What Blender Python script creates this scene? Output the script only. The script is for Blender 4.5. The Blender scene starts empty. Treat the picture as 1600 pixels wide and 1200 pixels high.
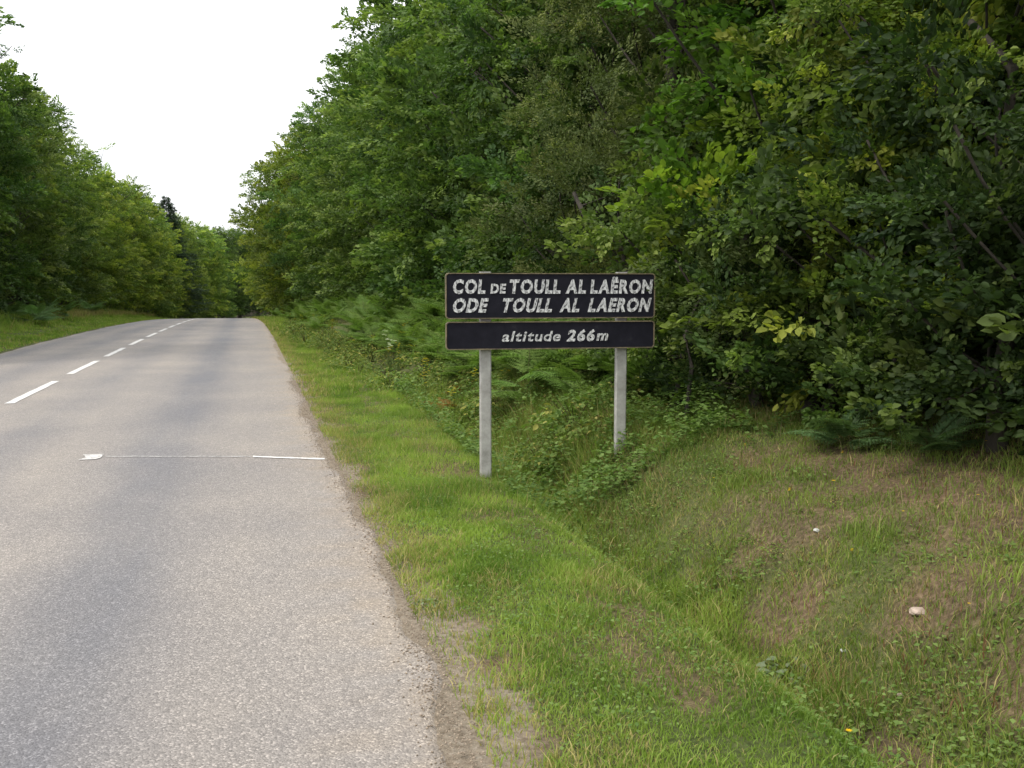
import bpy, math, random
import numpy as np
from mathutils import Vector

# ------------------------------------------------------------------ camera, sky, sun, exposure
SC = bpy.context.scene
COL = SC.collection
R = math.radians

cam_d = bpy.data.cameras.new('camera')
cam = bpy.data.objects.new('camera', cam_d)
COL.objects.link(cam)
cam_d.sensor_width = 36.0
cam_d.lens = 35.0
cam_d.clip_start = 0.05
cam_d.clip_end = 3000.0
cam.location = (0.0, 0.0, 1.40)
cam.rotation_euler = (R(90.0 - 5.55), 0.0, R(-14.75))
SC.camera = cam

world = bpy.data.worlds.new('World')
SC.world = world
world.use_nodes = True
wn, wl = world.node_tree.nodes, world.node_tree.links
wn.clear()
w_out = wn.new('ShaderNodeOutputWorld')
w_bg = wn.new('ShaderNodeBackground')
w_sky = wn.new('ShaderNodeTexSky')
w_sky.sky_type = 'NISHITA'
w_sky.sun_disc = False
SUN_EL, SUN_AZ = 52.0, 255.0          # azimuth from +Y, clockwise
w_sky.sun_elevation = R(SUN_EL)
w_sky.sun_rotation = R(SUN_AZ)
w_mix = wn.new('ShaderNodeMix'); w_mix.data_type = 'RGBA'
w_mix.inputs[0].default_value = 0.93   # nearly closed cloud cover
w_ramp = wn.new('ShaderNodeValToRGB')
w_noise = wn.new('ShaderNodeTexNoise'); w_noise.inputs['Scale'].default_value = 1.6
w_noise.inputs['Detail'].default_value = 5
w_tc = wn.new('ShaderNodeTexCoord')
w_ramp.color_ramp.elements[0].position = 0.3; w_ramp.color_ramp.elements[0].color = (0.84, 0.86, 0.9, 1)
w_ramp.color_ramp.elements[1].position = 0.7; w_ramp.color_ramp.elements[1].color = (1, 1, 1, 1)
w_scale = wn.new('ShaderNodeVectorMath'); w_scale.operation = 'SCALE'
w_scale.inputs['Scale'].default_value = 10.5
wl.new(w_tc.outputs['Generated'], w_noise.inputs['Vector'])
wl.new(w_noise.outputs['Fac'], w_ramp.inputs[0])
w_sep = wn.new('ShaderNodeSeparateXYZ'); wl.new(w_tc.outputs['Generated'], w_sep.inputs[0])
w_el = wn.new('ShaderNodeMapRange')      # an overcast sky is brighter overhead than at the horizon
w_el.inputs[1].default_value = 0.0; w_el.inputs[2].default_value = 1.0
w_el.inputs[3].default_value = 8.0; w_el.inputs[4].default_value = 17.0
wl.new(w_sep.outputs[2], w_el.inputs[0]); wl.new(w_el.outputs[0], w_scale.inputs['Scale'])
wl.new(w_ramp.outputs[0], w_scale.inputs[0])
wl.new(w_sky.outputs[0], w_mix.inputs[6])
wl.new(w_scale.outputs[0], w_mix.inputs[7])
wl.new(w_mix.outputs[2], w_bg.inputs[0])
w_bg.inputs[1].default_value = 0.10
wl.new(w_bg.outputs[0], w_out.inputs[0])

sun_d = bpy.data.lights.new('sun', 'SUN')
sun_d.energy = 1.5
sun_d.angle = R(12)
sun_d.color = (1.0, 0.95, 0.86)
sun = bpy.data.objects.new('sun', sun_d)
COL.objects.link(sun)
sdir = Vector((math.sin(R(SUN_AZ)) * math.cos(R(SUN_EL)), math.cos(R(SUN_AZ)) * math.cos(R(SUN_EL)), math.sin(R(SUN_EL))))
sun.rotation_euler = (-sdir).to_track_quat('-Z', 'Y').to_euler()
sun.location = sdir * 60

vs = SC.view_settings
vs.view_transform = 'Standard'
vs.look = 'None'
vs.exposure = 0.72
vs.gamma = 1.0
vs.use_curve_mapping = False
SC.cycles.max_bounces = 8
SC.cycles.diffuse_bounces = 3
SC.cycles.transmission_bounces = 4
SC.cycles.transparent_max_bounces = 4
SC.cycles.use_denoising = True

rng = np.random.default_rng(7)
random.seed(7)

# ------------------------------------------------------------------ helpers
def tag(o, label=None, cat=None, group=None, kind=None):
    if label: o['label'] = label
    if cat: o['category'] = cat
    if group: o['group'] = group
    if kind: o['kind'] = kind
    return o

def link(name, data, parent=None, loc=(0, 0, 0), rot=(0, 0, 0), scale=(1, 1, 1)):
    o = bpy.data.objects.new(name, data)
    COL.objects.link(o)
    o.location = loc; o.rotation_euler = rot; o.scale = scale
    if parent: o.parent = parent
    return o

def mesh_np(name, V, quads=None, tris=None, col=None, mat=None, smooth=False):
    V = np.asarray(V, dtype=np.float32)
    me = bpy.data.meshes.new(name)
    me.vertices.add(len(V))
    me.vertices.foreach_set('co', V.ravel())
    loops, starts, n = [], [], 0
    for F in (quads, tris):
        if F is None or len(F) == 0: continue
        F = np.asarray(F, dtype=np.int32)
        loops.append(F.ravel())
        starts.append(n + np.arange(len(F), dtype=np.int32) * F.shape[1])
        n += F.size
    loops = np.concatenate(loops); starts = np.concatenate(starts)
    me.loops.add(len(loops)); me.loops.foreach_set('vertex_index', loops)
    me.polygons.add(len(starts)); me.polygons.foreach_set('loop_start', starts)
    me.update(calc_edges=True)
    if smooth:
        me.polygons.foreach_set('use_smooth', np.ones(len(starts), dtype=bool))
    if col is not None:
        a = me.color_attributes.new('col', 'FLOAT_COLOR', 'POINT')
        c = np.ones((len(V), 4), dtype=np.float32); c[:, :3] = col
        a.data.foreach_set('color', c.ravel())
    if mat: me.materials.append(mat)
    me.validate()
    return me

def attr(me, name, vals):
    a = me.attributes.new(name, 'FLOAT', 'POINT')
    a.data.foreach_set('value', np.asarray(vals, dtype=np.float32))

_P = rng.permutation(512)
_G = rng.random(512)
def vnoise(x, y):
    x = np.asarray(x, float); y = np.asarray(y, float)
    xi = np.floor(x).astype(int); yi = np.floor(y).astype(int)
    fx = x - xi; fy = y - yi
    fx = fx * fx * (3 - 2 * fx); fy = fy * fy * (3 - 2 * fy)
    h = lambda a, b: _G[_P[(_P[a & 511] + b) & 511]]
    return (h(xi, yi) * (1 - fx) + h(xi + 1, yi) * fx) * (1 - fy) + (h(xi, yi + 1) * (1 - fx) + h(xi + 1, yi + 1) * fx) * fy
def fbm(x, y, s=1.0, o=4):
    x = np.asarray(x, float) / s; y = np.asarray(y, float) / s
    v = 0; a = 0.5; t = 0
    for k in range(o):
        v = v + a * vnoise(x + 17 * k, y - 31 * k); t += a; a *= 0.5; x = x * 2.03; y = y * 2.03
    return v / t
def sstep(a, b, x):
    t = np.clip((np.asarray(x, float) - a) / (b - a), 0, 1)
    return t * t * (3 - 2 * t)

# ------------------------------------------------------------------ lay of the land (metres; road runs along +Y)
ROAD_L, ROAD_C, ROAD_R = -5.32, -2.81, 0.62
def bend(Y):
    Y = np.asarray(Y, float)
    a = -0.00017 * np.clip(Y - 25, 0, 50) ** 2
    return a + 0.0013 * np.clip(Y - 85, 0, 140) ** 2
def grade(Y):
    Y = np.asarray(Y, float)
    d = np.clip(Y - 23, 0, 85)
    z = -0.000617 * d * d / 2
    # beyond the crest the road levels out again
    e = np.clip(Y - 108, 0, 60)
    return z - 0.0524 * e + 0.0524 * e * e / 120
PX = np.array([-60, -20, -11, -9.2, -7.4, -6.2, -5.3, -2.6, 0.62, 0.95, 1.45, 1.80, 2.12, 2.40, 2.90, 3.5, 4.5, 6.0, 9.0, 20, 60])
PZn = np.array([1.5, 1.0, 0.45, 0.30, 0.14, 0.0, -.03, 0.0, -.02, -.02, -.015, -.04, -.36, -.24, 0.20, 0.34, 0.48, 0.60, 0.75, 1.2, 1.7])
PZf = np.array([1.5, 1.0, 0.45, 0.30, 0.14, 0.0, -.03, 0.0, -.02, -.02, -.02, -.03, -.06, 0.0, 0.18, 0.32, 0.48, 0.60, 0.75, 1.2, 1.7])
def ground(X, Y):
    X = np.asarray(X, float); Y = np.asarray(Y, float)
    x = X - bend(Y)
    n = np.interp(x, PX, PZn); f = np.interp(x, PX, PZf)
    t = sstep(8.0, 16.0, Y)
    z = n * (1 - t) + f * t
    off = sstep(0.75, 1.6, x) + sstep(-5.6, -6.6, x)
    rough = (fbm(X, Y, 0.55) - 0.5) * 0.10 + (fbm(X + 9, Y, 2.4) - 0.5) * 0.16
    return z + grade(Y) + rough * np.clip(off, 0, 1)
def gz(x, y): return float(ground(x, y))

# masks of the verge and bank, shared by the soil and by what grows on it
def bare(X, Y):
    x = X - bend(Y)
    b = sstep(0.59, 0.72, fbm(X, Y, 0.9)) * sstep(2.5, 3.2, x) * (1 - sstep(12, 16, Y))
    for cx, cy, r in ((3.0, 4.9, .50), (2.95, 3.45, .36), (2.2, 3.0, .22), (3.4, 3.9, .5), (3.5, 5.9, .45), (2.75, 2.85, .36), (3.7, 4.7, .5), (3.1, 3.2, .34), (2.5, 4.3, .22)):
        d = np.hypot((X - cx), (Y - cy) * .8) / r + (fbm(X, Y, .3) - .5) * 1.2
        b = np.maximum(b, (1 - sstep(.5, 1.15, d)) * .8)
    near = .13 * (1 - sstep(4, 7, Y))
    edge = (1 - sstep(0.60, 0.80, x - near + (fbm(X, Y, .22) - .5) * .9)) * sstep(.4, .6, x)
    b = np.maximum(b, edge * .85)
    s = sstep(.56, .70, fbm(X * 2.2 + 40, Y, .8)) * (1 - sstep(.16, .3, np.abs(x - 1.5)))
    s2 = sstep(.57, .68, fbm(X + 80, Y * .7, .5)) * (1 - sstep(1.9, 2.1, x)) * (x > .5)
    return np.clip(np.maximum(b, np.maximum(s * .7, s2 * .5)), 0, 1)
def dryness(X, Y):
    x = X - bend(Y)
    bank = sstep(2.1, 2.9, x)
    d = np.maximum(sstep(.42, .66, fbm(X + 55, Y + 3, 1.1)) * (.34 + .46 * bank), .6 * sstep(.50, .66, fbm(X * 1.6 + 15, Y * .8 + 33, .42)))
    d = np.maximum(d, 1.2 * (1 - sstep(.74, 1.15, x + (fbm(X, Y, .5) - .5) * .5)) * sstep(.3, .6, x))
    return np.clip(d, 0, 1)

# ------------------------------------------------------------------ materials
def nodes(name):
    m = bpy.data.materials.new(name); m.use_nodes = True
    nt = m.node_tree; nt.nodes.clear()
    return m, nt.nodes, nt.links
def N(ns, t, **kw):
    n = ns.new(t)
    for k, v in kw.items():
        if hasattr(n, k): setattr(n, k, v)
        else: n.inputs[k.replace('_', ' ')].default_value = v
    return n
def ramp(ns, stops):
    r = ns.new('ShaderNodeValToRGB'); e = r.color_ramp.elements
    while len(e) < len(stops): e.new(0.5)
    for el, (p, c) in zip(e, stops):
        el.position = p; el.color = (c + (1,)) if len(c) == 3 else c
    return r
def mixc(ns, ls, fac, a, b, mode='MIX'):
    n = ns.new('ShaderNodeMix'); n.data_type = 'RGBA'; n.blend_type = mode
    for s, v in ((0, fac), (6, a), (7, b)):
        if isinstance(v, bpy.types.NodeSocket): ls.new(v, n.inputs[s])
        elif s == 0: n.inputs[0].default_value = v
        else: n.inputs[s].default_value = tuple(v) + (1,)
    return n.outputs[2]

def foliage_mat(name, tint=(1, 1, 1), trans=0.35, rough=0.5, spec=0.35, vary=0.14):
    m, ns, ls = nodes(name)
    out = N(ns, 'ShaderNodeOutputMaterial')
    at = N(ns, 'ShaderNodeAttribute', attribute_name='col')
    c = mixc(ns, ls, 1.0, at.outputs['Color'], tint, 'MULTIPLY')
    oi = N(ns, 'ShaderNodeObjectInfo')
    hsv = N(ns, 'ShaderNodeHueSaturation')
    mr = N(ns, 'ShaderNodeMapRange'); mr.inputs[3].default_value = 1 - vary; mr.inputs[4].default_value = 1 + vary
    ls.new(oi.outputs['Random'], mr.inputs[0]); ls.new(mr.outputs[0], hsv.inputs['Value'])
    mr2 = N(ns, 'ShaderNodeMapRange'); mr2.inputs[3].default_value = 0.487; mr2.inputs[4].default_value = 0.508
    ml = N(ns, 'ShaderNodeMath', operation='FRACT'); mm = N(ns, 'ShaderNodeMath', operation='MULTIPLY'); mm.inputs[1].default_value = 7.3
    ls.new(oi.outputs['Random'], mm.inputs[0]); ls.new(mm.outputs[0], ml.inputs[0]); ls.new(ml.outputs[0], mr2.inputs[0])
    ls.new(mr2.outputs[0], hsv.inputs['Hue'])
    ls.new(c, hsv.inputs['Color'])
    bs = N(ns, 'ShaderNodeBsdfPrincipled'); bs.inputs['Roughness'].default_value = rough
    bs.inputs['Specular IOR Level'].default_value = spec
    ls.new(hsv.outputs[0], bs.inputs['Base Color'])
    tr = N(ns, 'ShaderNodeBsdfTranslucent')
    tc = mixc(ns, ls, 1.0, hsv.outputs[0], (1.1, 1.25, .6), 'MULTIPLY')
    ls.new(tc, tr.inputs[0])
    mx = N(ns, 'ShaderNodeMixShader'); mx.inputs[0].default_value = trans
    ls.new(bs.outputs[0], mx.inputs[1]); ls.new(tr.outputs[0], mx.inputs[2]); ls.new(mx.outputs[0], out.inputs[0])
    return m

def simple_mat(name, c1, c2, scale=8, rough=0.8, bump=0.3, detail=6, stretch=(1, 1, 1), metal=0):
    m, ns, ls = nodes(name)
    out = N(ns, 'ShaderNodeOutputMaterial'); bs = N(ns, 'ShaderNodeBsdfPrincipled')
    bs.inputs['Roughness'].default_value = rough; bs.inputs['Metallic'].default_value = metal
    tc = N(ns, 'ShaderNodeTexCoord'); mp = N(ns, 'ShaderNodeMapping'); mp.inputs['Scale'].default_value = stretch
    ls.new(tc.outputs['Object'], mp.inputs[0])
    nz = N(ns, 'ShaderNodeTexNoise', Scale=scale, Detail=detail, Roughness=.65); ls.new(mp.outputs[0], nz.inputs['Vector'])
    rp = ramp(ns, [(.32, c1), (.68, c2)]); ls.new(nz.outputs['Fac'], rp.inputs[0])
    ls.new(rp.outputs[0], bs.inputs['Base Color'])
    bp = N(ns, 'ShaderNodeBump', Strength=bump, Distance=.02); ls.new(nz.outputs['Fac'], bp.inputs['Height'])
    ls.new(bp.outputs[0], bs.inputs['Normal']); ls.new(bs.outputs[0], out.inputs[0])
    return m

M_leaf = foliage_mat('broad_leaf', (1, 1, 1), .40, rough=.55, spec=.18)
M_olive = foliage_mat('olive_leaf', (1, 1, 1), .30, rough=.6, spec=.1, vary=.08)
M_fern = foliage_mat('fern_leaf', (1, 1, 1), .40, rough=.6, spec=.1, vary=.15)
M_grass = foliage_mat('grass_blade', (1, 1, 1), .40, rough=.6, spec=.12, vary=0)
M_needle = foliage_mat('needle_leaf', (1, 1, 1), .1, rough=.6, spec=.2, vary=.05)
M_bark = simple_mat('bark', (.022, .018, .013), (.070, .058, .045), 9, .9, .8, stretch=(1, 1, .3))
M_stone = simple_mat('pale_stone', (.22, .16, .12), (.44, .35, .28), 14, .85, .5)

# soil / leaf litter ground
def ground_mat():
    m, ns, ls = nodes('soil_and_thatch')
    out = N(ns, 'ShaderNodeOutputMaterial'); bs = N(ns, 'ShaderNodeBsdfPrincipled'); bs.inputs['Roughness'].default_value = .95
    bs.inputs['Specular IOR Level'].default_value = .15
    tc = N(ns, 'ShaderNodeTexCoord')
    n1 = N(ns, 'ShaderNodeTexNoise', Scale=38, Detail=8, Roughness=.7); ls.new(tc.outputs['Object'], n1.inputs['Vector'])
    n2 = N(ns, 'ShaderNodeTexNoise', Scale=3.1, Detail=6, Roughness=.6); ls.new(tc.outputs['Object'], n2.inputs['Vector'])
    green = ramp(ns, [(.3, (.045, .060, .018)), (.55, (.090, .115, .034)), (.75, (.16, .16, .07))]); ls.new(n1.outputs['Fac'], green.inputs[0])
    soil = ramp(ns, [(.28, (.060, .042, .026)), (.5, (.140, .098, .060)), (.72, (.28, .205, .13))]); ls.new(n1.outputs['Fac'], soil.inputs[0])
    litter_and_shade = ramp(ns, [(.3, (.010, .008, .005)), (.6, (.030, .022, .013)), (.8, (.055, .045, .022))]); ls.new(n1.outputs['Fac'], litter_and_shade.inputs[0])
    ab = N(ns, 'ShaderNodeAttribute', attribute_name='bare'); al = N(ns, 'ShaderNodeAttribute', attribute_name='litter_and_shade')
    c = mixc(ns, ls, ab.outputs['Fac'], green.outputs[0], soil.outputs[0])
    v = ramp(ns, [(.3, (.7, .7, .7)), (.7, (1.15, 1.1, 1.05))]); ls.new(n2.outputs['Fac'], v.inputs[0])
    c = mixc(ns, ls, 1.0, c, v.outputs[0], 'MULTIPLY')
    ag = N(ns, 'ShaderNodeAttribute', attribute_name='gravel')
    grav = ramp(ns, [(.3, (.15, .115, .08)), (.55, (.27, .225, .17)), (.75, (.38, .33, .27))]); ls.new(n1.outputs['Fac'], grav.inputs[0])
    c = mixc(ns, ls, ag.outputs['Fac'], c, grav.outputs[0])
    c = mixc(ns, ls, al.outputs['Fac'], c, litter_and_shade.outputs[0])
    ls.new(c, bs.inputs['Base Color'])
    bp = N(ns, 'ShaderNodeBump', Strength=.9, Distance=.02); ls.new(n1.outputs['Fac'], bp.inputs['Height']); ls.new(bp.outputs[0], bs.inputs['Normal'])
    ls.new(bs.outputs[0], out.inputs[0])
    return m
M_ground = ground_mat()

def road_mat():
    m, ns, ls = nodes('worn_chip_seal')
    out = N(ns, 'ShaderNodeOutputMaterial'); bs = N(ns, 'ShaderNodeBsdfPrincipled')
    bs.inputs['Roughness'].default_value = .72; bs.inputs['Specular IOR Level'].default_value = .35
    tc = N(ns, 'ShaderNodeTexCoord')
    P = tc.outputs['Object']
    vo = N(ns, 'ShaderNodeTexVoronoi', Scale=135); ls.new(P, vo.inputs['Vector'])
    chip = N(ns, 'ShaderNodeSeparateColor'); ls.new(vo.outputs['Color'], chip.inputs[0])
    cr = ramp(ns, [(0.0, (.70, .70, .70)), (.5, (.94, .94, .94)), (.86, (1.10, 1.10, 1.09)), (.95, (1.55, 1.54, 1.52))]); ls.new(chip.outputs[0], cr.inputs[0])
    n1 = N(ns, 'ShaderNodeTexNoise', Scale=24, Detail=6, Roughness=.75); ls.new(P, n1.inputs['Vector'])
    r1 = ramp(ns, [(.3, (.86, .86, .86)), (.7, (1.14, 1.13, 1.12))]); ls.new(n1.outputs['Fac'], r1.inputs[0])
    # tracks: an attribute runs across the road, broken up by noise
    at = N(ns, 'ShaderNodeAttribute', attribute_name='track')
    mp = N(ns, 'ShaderNodeMapping'); mp.inputs['Scale'].default_value = (1, .22, 1); ls.new(P, mp.inputs[0])
    n2 = N(ns, 'ShaderNodeTexNoise', Scale=1.1, Detail=5, Roughness=.6); ls.new(mp.outputs[0], n2.inputs['Vector'])
    r2 = ramp(ns, [(.36, (0, 0, 0)), (.62, (1, 1, 1))]); ls.new(n2.outputs['Fac'], r2.inputs[0])
    ad = N(ns, 'ShaderNodeMath', operation='MULTIPLY_ADD'); ls.new(r2.outputs[0], ad.inputs[0]); ad.inputs[1].default_value = .26; ls.new(at.outputs['Fac'], ad.inputs[2])
    ad.use_clamp = True
    base = mixc(ns, ls, ad.outputs[0], (.262, .236, .210), (.136, .136, .147))
    ed = N(ns, 'ShaderNodeAttribute', attribute_name='edge')
    base = mixc(ns, ls, ed.outputs['Fac'], base, (.28, .235, .185))
    n3 = N(ns, 'ShaderNodeTexNoise', Scale=.7, Detail=4); ls.new(P, n3.inputs['Vector'])
    r3 = ramp(ns, [(.3, (.88, .88, .9)), (.7, (1.1, 1.08, 1.05))]); ls.new(n3.outputs['Fac'], r3.inputs[0])
    c = mixc(ns, ls, 1, base, cr.outputs[0], 'MULTIPLY'); c = mixc(ns, ls, 1, c, r1.outputs[0], 'MULTIPLY'); c = mixc(ns, ls, 1, c, r3.outputs[0], 'MULTIPLY')
    ls.new(c, bs.inputs['Base Color'])
    bp = N(ns, 'ShaderNodeBump', Strength=.55, Distance=.006); ls.new(vo.outputs['Distance'], bp.inputs['Height']); bp.invert = True
    ls.new(bp.outputs[0], bs.inputs['Normal']); ls.new(bs.outputs[0], out.inputs[0])
    return m
M_road = road_mat()

def paint_mat(name, lo=.42, hi=.5, col=(.72, .71, .68)):
    m, ns, ls = nodes(name)
    out = N(ns, 'ShaderNodeOutputMaterial'); bs = N(ns, 'ShaderNodeBsdfPrincipled'); bs.inputs['Roughness'].default_value = .6
    tc = N(ns, 'ShaderNodeTexCoord')
    n = N(ns, 'ShaderNodeTexNoise', Scale=26, Detail=9, Roughness=.8); ls.new(tc.outputs['Object'], n.inputs['Vector'])
    r = ramp(ns, [(lo, (.20, .19, .175)), (hi, col)]); ls.new(n.outputs['Fac'], r.inputs[0])
    ls.new(r.outputs[0], bs.inputs['Base Color']); ls.new(bs.outputs[0], out.inputs[0])
    return m
M_paint = paint_mat('road_paint', .36, .47, (.60, .58, .55))
M_paint_worn = paint_mat('worn_road_paint', .42, .54, (.58, .56, .53))

# ------------------------------------------------------------------ terrain
def grid_mesh(xs, ys, zf, name, mat, dz=0.0, smooth=True):
    Xg, Yg = np.meshgrid(xs, ys)
    XX = Xg + bend(Yg)
    V = np.stack([XX, Yg, zf(XX, Yg) + dz], -1).reshape(-1, 3)
    nx, ny = len(xs), len(ys)
    i = (np.arange(ny - 1)[:, None] * nx + np.arange(nx - 1)[None, :]).ravel()
    Q = np.stack([i, i + 1, i + nx + 1, i + nx], -1)
    return mesh_np(name, V, quads=Q, mat=mat, smooth=smooth), XX.ravel(), Yg.ravel()
xs = np.unique(np.round(np.concatenate([np.linspace(-700, -60, 9), np.linspace(-60, -12, 9), np.arange(-12, -5.4, .4), np.linspace(-5.4, .5, 9),
                np.arange(.5, 6.6, .07), np.arange(6.6, 14, .6), np.linspace(14, 60, 9), np.linspace(60, 700, 9)]), 4))
ys = np.unique(np.round(np.concatenate([np.linspace(-60, -2, 12), np.arange(-2, 1.4, .3), np.arange(1.4, 13, .09), np.arange(13, 30, .35), np.arange(30, 120, 1.5), np.arange(120, 260, 6), np.linspace(260, 1500, 12)]), 4))
def terrain_z(X, Y):
    z = ground(X, Y)
    x = X - bend(Y)
    inside = (1 - sstep(.2, .45, x)) * sstep(-5.2, -4.9, x)
    return z - .03 * inside
me, gx, gy = grid_mesh(xs, ys, terrain_z, 'ground', M_ground)
attr(me, 'bare', np.clip(bare(gx, gy) + .55 * dryness(gx, gy) * .6, 0, 1))
gxx = gx - bend(gy)
attr(me, 'gravel', np.clip((1 - sstep(.66, .86, gxx - .10 * (1 - sstep(4, 7, gy)) + (fbm(gx, gy, .25) - .5) * .4)) * sstep(.3, .5, gxx), 0, 1))
attr(me, 'litter_and_shade', np.clip(sstep(3.9, 5.0, gxx) + sstep(-8.8, -10.5, gxx) + .45 * (1 - sstep(.1, .3, np.abs(gxx - 2.12))), 0, 1))  # leaf litter under the trees; ditch bottom darkened to paint in its shade
tag(link('ground', me), kind='structure')

# road: a sheet of its own with a ragged right edge
ry = np.unique(np.round(np.concatenate([np.linspace(-60, 1, 30), np.arange(1, 16, .05), np.arange(16, 40, .25), np.arange(40, 110, 1.0), np.arange(110, 230, 4)]), 4))
us = np.concatenate([np.linspace(0, .96, 24), np.linspace(.965, 1, 8)])
eR = ROAD_R + (fbm(ry, ry * 0, .33, 4) - .5) * .16 + (fbm(ry, ry * 0 + 5, 2.2) - .5) * .16
eL = ROAD_L + (fbm(ry, ry * 0 + 9, .6) - .5) * .15
RX = eL[:, None] + (eR - eL)[:, None] * us[None, :]
RY = np.repeat(ry[:, None], len(us), 1)
RXX = RX + bend(RY)
RZ = ground(RXX, RY) + .012
RZ[:, -1] -= .02; RZ[:, 0] -= .02
nx, ny = len(us), len(ry)
i = (np.arange(ny - 1)[:, None] * nx + np.arange(nx - 1)[None, :]).ravel()
me = mesh_np('road', np.stack([RXX, RY, RZ], -1).reshape(-1, 3), quads=np.stack([i, i + 1, i + nx + 1, i + nx], -1), mat=M_road, smooth=True)
tr = np.zeros_like(RX)
for c, w, s in ((-.72, .38, .75), (-2.05, .30, .45), (-3.7, .35, .5), (-4.8, .3, .5)):
    tr = np.maximum(tr, s * np.exp(-((RX - c) / w) ** 2))
tr = tr * .9 * (.6 + .8 * fbm(RX, RY, 1.6)) + .08 * sstep(14, 40, RY)
attr(me, 'track', tr.ravel())
attr(me, 'edge', (sstep(.34, -.02, (eR[:, None] - RX) + (fbm(RX, RY, .15) - .5) * .4) * .8 + sstep(.25, 0, RX - eL[:, None]) * .6).ravel())
road = tag(link('road', me), kind='structure')
def road_top(x, y): return ground(x, y) + .012

def strip(name, x0, x1, y0, y1, mat, n=10, ragged=.0, slant=0):
    """a painted mark lying on the road surface, 5 mm proud of it"""
    t = np.linspace(0, 1, n)
    along_y = abs(y1 - y0) > abs(x1 - x0)
    V = []
    for k in t:
        j1, j2 = (random.random() - .5) * ragged, (random.random() - .5) * ragged
        if along_y:
            y = y0 + (y1 - y0) * k
            V += [(x0 + j1 + float(bend(y)), y), (x1 + j2 + float(bend(y)), y)]
        else:
            x = x0 + (x1 - x0) * k
            V += [(x, y0 + j1 + slant * k), (x, y1 + j2 + slant * k)]
    V = np.array(V); Z = road_top(V[:, 0], V[:, 1]) + .005
    Q = [(2 * k, 2 * k + 1, 2 * k + 3, 2 * k + 2) for k in range(n - 1)]
    return link(name, mesh_np(name, np.column_stack([V, Z]), quads=Q, mat=mat), road)
y = 13.0 - 4.22 * 4
for k in range(24):
    strip('centre_line_dash', ROAD_C - .055, ROAD_C + .055, y, y + 2.95, M_paint, 12, .012)
    y += 4.22
strip('worn_cross_line', 0.0, .57, 8.42, 8.49, M_paint, 16, .022, -.25)
strip('worn_cross_line', -1.18, -.02, 8.72, 8.745, M_paint_worn, 22, .014, -.27)
strip('worn_paint_patch', -1.35, -1.22, 8.60, 8.86, M_paint_worn, 6, .05)

# ------------------------------------------------------------------ leaves, sprays, crowns
def leaf_geo(hi):
    if hi:
        V = np.array([(0, 0, 0), (.32, .5, .10), (.72, .42, .04), (1, 0, -.10), (.72, -.42, .04), (.32, -.5, .10)], float)
        F = np.array([(0, 3, 2, 1), (0, 5, 4, 3)])
    else:
        V = np.array([(0, 0, 0), (.45, .5, .08), (1, 0, -.06), (.45, -.5, .08)], float)
        F = np.array([(0, 3, 2, 1)])
    return V, F

def basis(x, up):
    x = x / (np.linalg.norm(x, axis=-1, keepdims=True) + 1e-9)
    y = np.cross(up, x); y /= (np.linalg.norm(y, axis=-1, keepdims=True) + 1e-9)
    z = np.cross(x, y)
    return np.stack([x, y, z], -1)          # columns are the axes

def place_leaves(P, D, U, S, W, hi):
    """leaves at P pointing along D with normals near U, lengths S, width ratio W"""
    LV, LF = leaf_geo(hi)
    B = basis(D, U)
    L = LV[None] * np.stack([S, S * W, S], -1)[:, None, :]
    V = np.einsum('nij,nkj->nki', B, L) + P[:, None, :]
    n, k = len(P), len(LV)
    F = (LF[None] + (np.arange(n) * k)[:, None, None]).reshape(-1, 4)
    return V.reshape(-1, 3), F, k

def spray(r, nl, L, leaf, ratio, hi, flat=.25, droop=.25, wide=.42, twig=False):
    t = r.random(nl) ** .75
    side = r.choice([-1, 1], nl)
    lat = side * r.random(nl) * L * wide * (1.15 - t)
    P = np.stack([t * L + .02, lat, -droop * t * t * L + r.normal(0, .06, nl) * L * (.5 + flat)], -1)
    yaw = side * r.uniform(.2, 1.25, nl) * (1.1 - .7 * t)
    pit = r.uniform(-.75, .25, nl)
    D = np.stack([np.cos(yaw) * np.cos(pit), np.sin(yaw) * np.cos(pit), np.sin(pit)], -1)
    U = np.stack([r.normal(0, .38 + flat, nl), r.normal(0, .38 + flat, nl), np.ones(nl)], -1)
    S = leaf * r.uniform(.65, 1.25, nl)
    V, F, k = place_leaves(P, D, U, S, ratio, hi)
    return V, F, k, t

def tube(pts, rad, seg=6):
    pts = np.asarray(pts, float); n = len(pts)
    T = np.gradient(pts, axis=0)
    up = np.where(np.abs(T[:, 2:3]) / (np.linalg.norm(T, axis=1, keepdims=True) + 1e-9) > .95, np.array([[1., 0, 0]]), np.array([[0, 0, 1.]]))
    B = basis(T, up)
    a = np.linspace(0, 2 * np.pi, seg, endpoint=False)
    V = (pts[:, None, :] + (B[:, None, :, 1] * np.cos(a)[None, :, None] + B[:, None, :, 2] * np.sin(a)[None, :, None]) * np.asarray(rad)[:, None, None]).reshape(-1, 3)
    F = []
    for i in range(n - 1):
        for j in range(seg):
            F.append((i * seg + j, i * seg + (j + 1) % seg, (i + 1) * seg + (j + 1) % seg, (i + 1) * seg + j))
    return V, np.array(F)

def join(parts):
    V, F, o = [], [], 0
    for v, f in parts:
        V.append(v); F.append(f + o); o += len(v)
    return np.concatenate(V), np.concatenate(F)

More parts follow.
